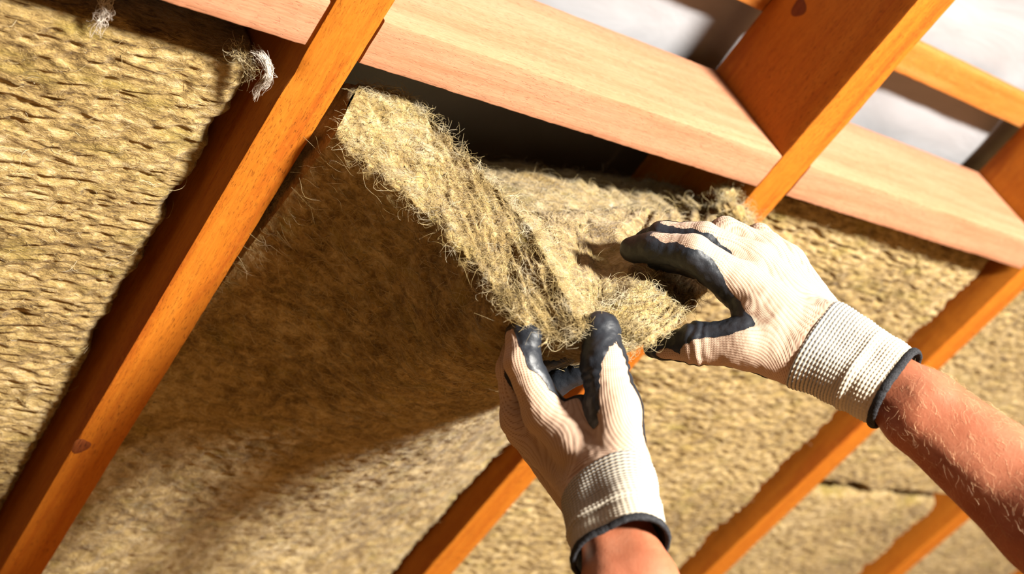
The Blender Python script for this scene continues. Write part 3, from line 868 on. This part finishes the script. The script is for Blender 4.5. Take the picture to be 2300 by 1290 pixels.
# ---- left hand of the worker (fingers up, thumb on the right of the photo)
zL = 1.04
DLm = (-.55, -.05, -.84)
LH = Hand([
    # group, p(px,py,z), r, q, r, dorsal(cam), thr p, thr q, across, along
    ('palm', (1395, 1100, 1.010), 56, (1225, 930, 1.050), 46, DLm, -.35, -.1, 0, 0),
    ('palm', (1330, 1115, 1.035), 52, (1172, 945, 1.085), 44, DLm, -.35, -.3, -14, 0),
    ('palm', (1315, 1140, 1.060), 48, (1180, 965, 1.115), 40, DLm, -.35, -.3, -26, 0),
    ('palm', (1320, 1150, 1.075), 44, (1205, 975, 1.140), 36, DLm, -.35, -.3, -36, 0),
    ('palm', (1398, 1080, 1.005), 62, (1380, 920, 1.030), 56, (.10, 0, -.99), .52, .62, 30, 0),
    ('palm', (1300, 1000, 1.035), 52, (1303, 928, 1.047), 36, (-.1, -.1, -.98), .1, .3, 14, 30),
    ('palm', (1355, 1075, 1.015), 70, (1350, 1120, 1.005), 68, (-.2, 0, -.98), -.2, -.3, 12, -30),
    # forearm inside the cuff
    ('palm', (1325, 1085, 1.035), 66, (1366, 1265, .945), 72, DLm, -3, -3, 0, -40),
    ('palm', (1395, 1065, 1.015), 66, (1432, 1252, .935), 72, DLm, -3, -3, 20, -40),
    # thumb
    ('thumb', (1380, 925, 1.030), 56, (1356, 815, 1.045), 49, (.38, 0, -.92), .52, .74, 30, 60),
    ('thumb', (1356, 815, 1.045), 49, (1350, 745, 1.058), 38, (.62, .05, -.78), .78, 1.02, 30, 95),
    ('thumb', (1350, 745, 1.058), 39, (1349, 741, 1.059), 38, (.62, .05, -.78), 1.1, 1.2, 30, 110),
    # index
    ('index', (1222, 928, 1.050), 45, (1172, 812, 1.050), 40, (-.5, .25, -.83), .02, .42, 0, 70),
    ('index', (1172, 812, 1.050), 40, (1172, 762, 1.058), 36, (-.85, .1, -.5), .55, .80, 0, 105),
    ('index', (1172, 762, 1.058), 33, (1165, 728, 1.072), 26, (-.9, 0, -.4), .92, 1.2, 0, 125),
    ('index', (1188, 756, 1.052), 26, (1190, 758, 1.052), 26, (-.9, 0, -.4), 1.2, 1.2, 0, 125),
    # middle
    ('middle', (1168, 940, 1.088), 42, (1146, 830, 1.092), 32, (-1, 0, -.25), .1, .5, -14, 70),
    ('middle', (1146, 830, 1.092), 32, (1165, 760, 1.098), 29, (-1, 0, -.1), .6, .95, -14, 100),
    ('middle', (1165, 760, 1.098), 29, (1200, 745, 1.098), 26, (-1, 0, -.1), 1.2, 1.2, -14, 120),
    # ring
    ('ring', (1180, 965, 1.115), 40, (1165, 860, 1.128), 32, (-1, 0, -.1), .1, .6, -26, 70),
    ('ring', (1165, 860, 1.128), 31, (1222, 800, 1.128), 29, (-.8, -.6, 0), .6, .9, -26, 100),
    ('ring', (1222, 800, 1.128), 29, (1270, 792, 1.122), 27, (-.8, -.6, 0), 1.2, 1.2, -26, 120),
    # little
    ('little', (1205, 975, 1.140), 36, (1200, 905, 1.158), 29, (-1, 0, 0), .1, .6, -36, 70),
    ('little', (1200, 905, 1.158), 28, (1262, 852, 1.150), 27, (-.8, -.6, 0), .9, 1.2, -36, 95),
    ('little', (1262, 852, 1.150), 27, (1312, 832, 1.140), 25, (-.8, -.6, 0), 1.2, 1.2, -36, 110),
])
# ---- right hand of the worker (fingers to the left, thumb below)
DRm = (.25, -.5, -.83); DRi = (.1, -.80, -.6)
RHd = Hand([
    ('palm', (1830, 775, 1.105), 70, (1662, 640, 1.130), 50, DRm, -.4, .15, 0, 0),
    ('palm', (1842, 750, 1.125), 62, (1692, 592, 1.152), 46, DRm, -.5, -.2, 14, 0),
    ('palm', (1848, 735, 1.145), 56, (1722, 572, 1.178), 42, DRm, -.5, -.2, 27, 0),
    ('palm', (1850, 725, 1.165), 52, (1768, 592, 1.205), 40, DRm, -.5, -.2, 38, 0),
    ('palm', (1790, 805, 1.100), 62, (1672, 772, 1.106), 54, (0, .45, -.89), .25, .48, -30, 0),
    ('palm', (1735, 735, 1.110), 60, (1700, 705, 1.116), 50, (.1, 0, -.99), .1, .45, -12, 20),
    # wrist
    ('palm', (1818, 798, 1.100), 72, (1990, 892, 1.070), 66, DRm, -3, -3, -10, -30),
    ('palm', (1856, 748, 1.110), 72, (2022, 850, 1.078), 66, DRm, -3, -3, 12, -30),
    # thumb
    ('thumb', (1672, 772, 1.106), 54, (1565, 773, 1.115), 45, (0, .60, -.80), .42, .62, -30, 60),
    ('thumb', (1565, 773, 1.115), 45, (1490, 780, 1.128), 26, (0, .62, -.78), .64, .90, -30, 95),
    ('thumb', (1490, 780, 1.128), 26, (1466, 783, 1.135), 19, (0, .62, -.78), 1.0, 1.2, -30, 115),
    # index
    ('index', (1662, 640, 1.130), 48, (1556, 566, 1.125), 40, DRi, .25, .66, 0, 70),
    ('index', (1556, 566, 1.125), 40, (1470, 556, 1.140), 32, DRi, .70, .88, 0, 108),
    ('index', (1470, 556, 1.140), 32, (1424, 561, 1.155), 29, DRi, 1.1, 1.2, 0, 130),
    # middle
    ('middle', (1692, 592, 1.152), 44, (1582, 533, 1.155), 34, (.1, -.87, -.45), .1, .66, 14, 70),
    ('middle', (1582, 533, 1.155), 34, (1490, 530, 1.170), 31, (.1, -.87, -.45), .72, .86, 14, 108),
    ('middle', (1490, 530, 1.170), 31, (1452, 545, 1.190), 27, (.1, -.87, -.45), 1.1, 1.2, 14, 130),
    # ring
    ('ring', (1722, 572, 1.178), 42, (1630, 520, 1.185), 33, (.1, -.87, -.45), .05, .5, 27, 70),
    ('ring', (1630, 520, 1.185), 32, (1560, 590, 1.165), 31, (.1, -.87, -.45), .6, .9, 27, 108),
    ('ring', (1560, 590, 1.165), 31, (1480, 578, 1.160), 28, (.1, -.87, -.45), 1.2, 1.2, 27, 130),
    # little
    ('little', (1768, 592, 1.205), 39, (1705, 530, 1.225), 28, (.1, -.87, -.45), .0, .4, 38, 65),
    ('little', (1705, 530, 1.225), 27, (1635, 640, 1.195), 31, (.1, -.87, -.45), .7, 1.0, 38, 95),
    ('little', (1635, 640, 1.195), 31, (1590, 612, 1.180), 27, (.1, -.87, -.45), 1.2, 1.2, 38, 110),
])

# ------------------------------------------------------------------ the worker
def cc(x, y, z): return cw([x, y, z])
WL = C(1396, 1240, .957); WR = C(2003, 870, 1.072)
EL = cc(.125, .395, .775); ER = C(2660, 1395, .96)
SL = cc(.27, .58, .60); SR = cc(.62, .47, .80)
CH = (SL + SR) / 2
UPW = np.array([0, 0, 1.])
right = SR - SL; right[2] = 0; right /= np.linalg.norm(right)
fwd = np.cross(UPW, right)
if fwd @ dirw((0, 0, 1)) < 0: fwd = -fwd
NECK = CH + UPW * .06 - fwd * .02
HEAD = NECK + UPW * .17 + fwd * .08
HIP = CH.copy(); HIP[2] = .92; HIP = HIP - fwd * .02
body = []
def add(a, ra, b, rb, k=.03): body.append((np.asarray(a), ra, np.asarray(b), rb, k))
def arm(W, E, S, bulge, wr, off=.009):
    d = (E - W) / np.linalg.norm(E - W)
    s = np.cross(d, dirw((0, 0, -1))); s /= np.linalg.norm(s)
    Mid = W + (E - W) * .60
    for sg in (1, -1):
        add(W - d * .015 + s * off * sg, wr * .52, W + d * .03 + s * off * sg, wr * .74, .010)
        add(W + d * .03 + s * off * sg, wr * .74, Mid + s * .012 * sg, bulge, .010)
    add(Mid, bulge + .006, E, .040, .02)
    add(E, .040, E + (S - E) * .5, .048, .02); add(E + (S - E) * .5, .048, S, .056, .03)
arm(WL, EL, SL, .033, .033, .011); arm(WR, ER, SR, .036, .033, .010)
add(SL, .058, CH + UPW * .01 - right * .05, .075, .04); add(SR, .058, CH + UPW * .01 + right * .05, .075, .04)
for sgn in (-1, 1):
    add(CH + right * sgn * .085 - UPW * .07, .105, HIP + right * sgn * .07 + UPW * .14, .095, .06)
    add(HIP + right * sgn * .07 + UPW * .14, .095, HIP + right * sgn * .085, .105, .05)
    hipj = HIP + right * sgn * .09; knee = hipj + fwd * .03; knee = np.array([knee[0], knee[1], .48]); ank = np.array([knee[0], knee[1], .085]) - fwd * .03
    add(hipj, .09, knee, .055, .04); add(knee, .055, knee * .65 + ank * .35 - fwd * .012, .058, .02); add(knee * .65 + ank * .35 - fwd * .012, .058, ank, .04, .02)
    add(ank - UPW * .035, .042, ank + fwd * .15 + right * sgn * .02 - UPW * .05, .034, .02)
add(CH, .07, NECK + UPW * .03, .055, .03); add(NECK, .055, HEAD - UPW * .05, .056, .02)
add(HEAD + UPW * .03 - fwd * .012, .087, HEAD + UPW * .02 + fwd * .01, .083, .02); add(HEAD - UPW * .06 + fwd * .045, .048, HEAD - UPW * .02 + fwd * .03, .066, .03)
add(HEAD + fwd * .088 + UPW * .012, .009, HEAD + fwd * .108 - UPW * .022, .013, .012)
for sgn in (-1, 1):
    add(HEAD + right * sgn * .083 + UPW * .012, .010, HEAD + right * sgn * .082 - UPW * .022, .008, .008)
add(HEAD + fwd * .090 - UPW * .052 - right * .018, .007, HEAD + fwd * .090 - UPW * .052 + right * .018, .007, .008)
def body_sdf(p):
    d = None
    for a, ra, b, rb, k in body:
        q = cone_d(p, a, b, ra, rb)[0]
        d = q if d is None else smin(d, q, k)
    return d
bp = np.array([x[0] for x in body] + [x[2] for x in body])
Vb_, Qb_ = surface_nets(body_sdf, bp.min(0) - .13, bp.max(0) + .13, .009)
Vb_ = project(body_sdf, Vb_, 3)
# finer forearms
PLOC = np.array([HIP[0], HIP[1], 0.])
person = link('person', mesh_np('person', Vb_ - PLOC, Qb_, True), M['skin'], None, PLOC)
sd_ = person.modifiers.new('smooth', 'SUBSURF'); sd_.levels = 1; sd_.render_levels = 2
tag(person, 'person reaching up in white work gloves with dark rubber palms, bare forearms in view', 'person')
glL = build_glove(person, PLOC, LH, C(1356, 1108, 1.014), [C(1356, 1108, 1.014), C(1375, 1176, .985), C(1394, 1245, .955)], dirw((0, 0, -1)), 0, 0, 'glove with its thumb and finger pinching the batt from below', 21, False, (C(1372, 830, 1.035), dirw((-.15, -1, .15)), .013, .0085))
glR = build_glove(person, PLOC, RHd, C(1826, 778, 1.11), [C(1826, 778, 1.110), C(1915, 824, 1.094), C(2003, 871, 1.076)], dirw((0, 0, -1)), 0, 0, 'glove gripping the batt from the right with its fingers spread', 33, True, (C(1560, 790, 1.10), dirw((-1, .05, .1)), .012, .009))
# clothing and hair, off the frame
def garment(name, mask, off, mat):
    v = mask(Vb_); q = Qb_[v[Qb_].all(1)]
    us = np.unique(q); mp = -np.ones(len(Vb_), int); mp[us] = np.arange(len(us)); P = Vb_[us]
    P = P + grad(body_sdf, P, 2e-3) * off
    o = link(name, mesh_np(name, P - PLOC, mp[q], True), mat, person)
    sm = o.modifiers.new('thick', 'SOLIDIFY'); sm.thickness = .003
    return o
def m_shirt(p):
    armL = np.linalg.norm(p - (EL * .55 + SL * .45), axis=1); 
    tL = ((p - SL) @ (EL - SL)) / ((EL - SL) @ (EL - SL)); tR = ((p - SR) @ (ER - SR)) / ((ER - SR) @ (ER - SR))
    dL = cone_d(p, SL, EL, .05, .05)[0] < .02; dR = cone_d(p, SR, ER, .05, .05)[0] < .02
    dfl = cone_d(p, EL, WL, .045, .03)[0] < .02; dfr = cone_d(p, ER, WR, .045, .03)[0] < .02
    arms = (dL & (tL > .5)) | (dR & (tR > .5)) | dfl | dfr
    return (p[:, 2] > .88) & (p[:, 2] < NECK[2] + .01) & ~arms
garment('t_shirt', m_shirt, .007, M['cotton'])
garment('trousers', lambda p: (p[:, 2] > .10) & (p[:, 2] < .95), .006, M['denim'])
garment('shoe', lambda p: (p[:, 2] < .11) & (((p - PLOC) @ right) < 0), .006, M['binding'])
garment('shoe', lambda p: (p[:, 2] < .11) & (((p - PLOC) @ right) >= 0), .006, M['binding'])
garment('hair', lambda p: (p[:, 2] > HEAD[2] - .03) & ((((p - HEAD) @ fwd) < .03) | (p[:, 2] > HEAD[2] + .075)) & (np.linalg.norm(p - HEAD, axis=1) < .16), .008, M['head_hair'])
for sgn in (-1, 1):
    V, F = [], []
    e = HEAD + right * sgn * .031 + fwd * .083 + UPW * .012 - PLOC
    n1, n2 = 12, 8
    for i in range(n2 + 1):
        for j in range(n1):
            a = math.pi * i / n2; b = 2 * math.pi * j / n1
            V.append(e + .011 * np.array([math.sin(a) * math.cos(b), math.sin(a) * math.sin(b), math.cos(a)]))
    for i in range(n2):
        for j in range(n1): F.append((i * n1 + j, (i + 1) * n1 + j, (i + 1) * n1 + (j + 1) % n1, i * n1 + (j + 1) % n1))
    link('eye', mesh_np('eye', np.array(V), np.array(F)), M['fibre_white'], person)
# fine hair on the right forearm
rng = np.random.default_rng(8)
mk = (cone_d(Vb_, WR, ER, .06, .06)[0] < .02)
cand = Vb_[mk]; tt_ = ((cand - WR) @ (ER - WR)) / ((ER - WR) @ (ER - WR)); cand = cand[(tt_ > .03) & (tt_ < .75)]
P = cand[rng.integers(0, len(cand), 2600)] + rng.normal(0, .004, (2600, 3)); P = project(body_sdf, P, 3)
N = grad(body_sdf, P, 1e-3); ax = (ER - WR) / np.linalg.norm(ER - WR)
T = -ax + .5 * np.cross(N, ax); T = T - N * (T * N).sum(1, keepdims=True); T /= np.linalg.norm(T, axis=1, keepdims=True)
fibres('arm_hair', P - PLOC, T, N, .008, .000045, 9, .8, M['hair'], person, .25)
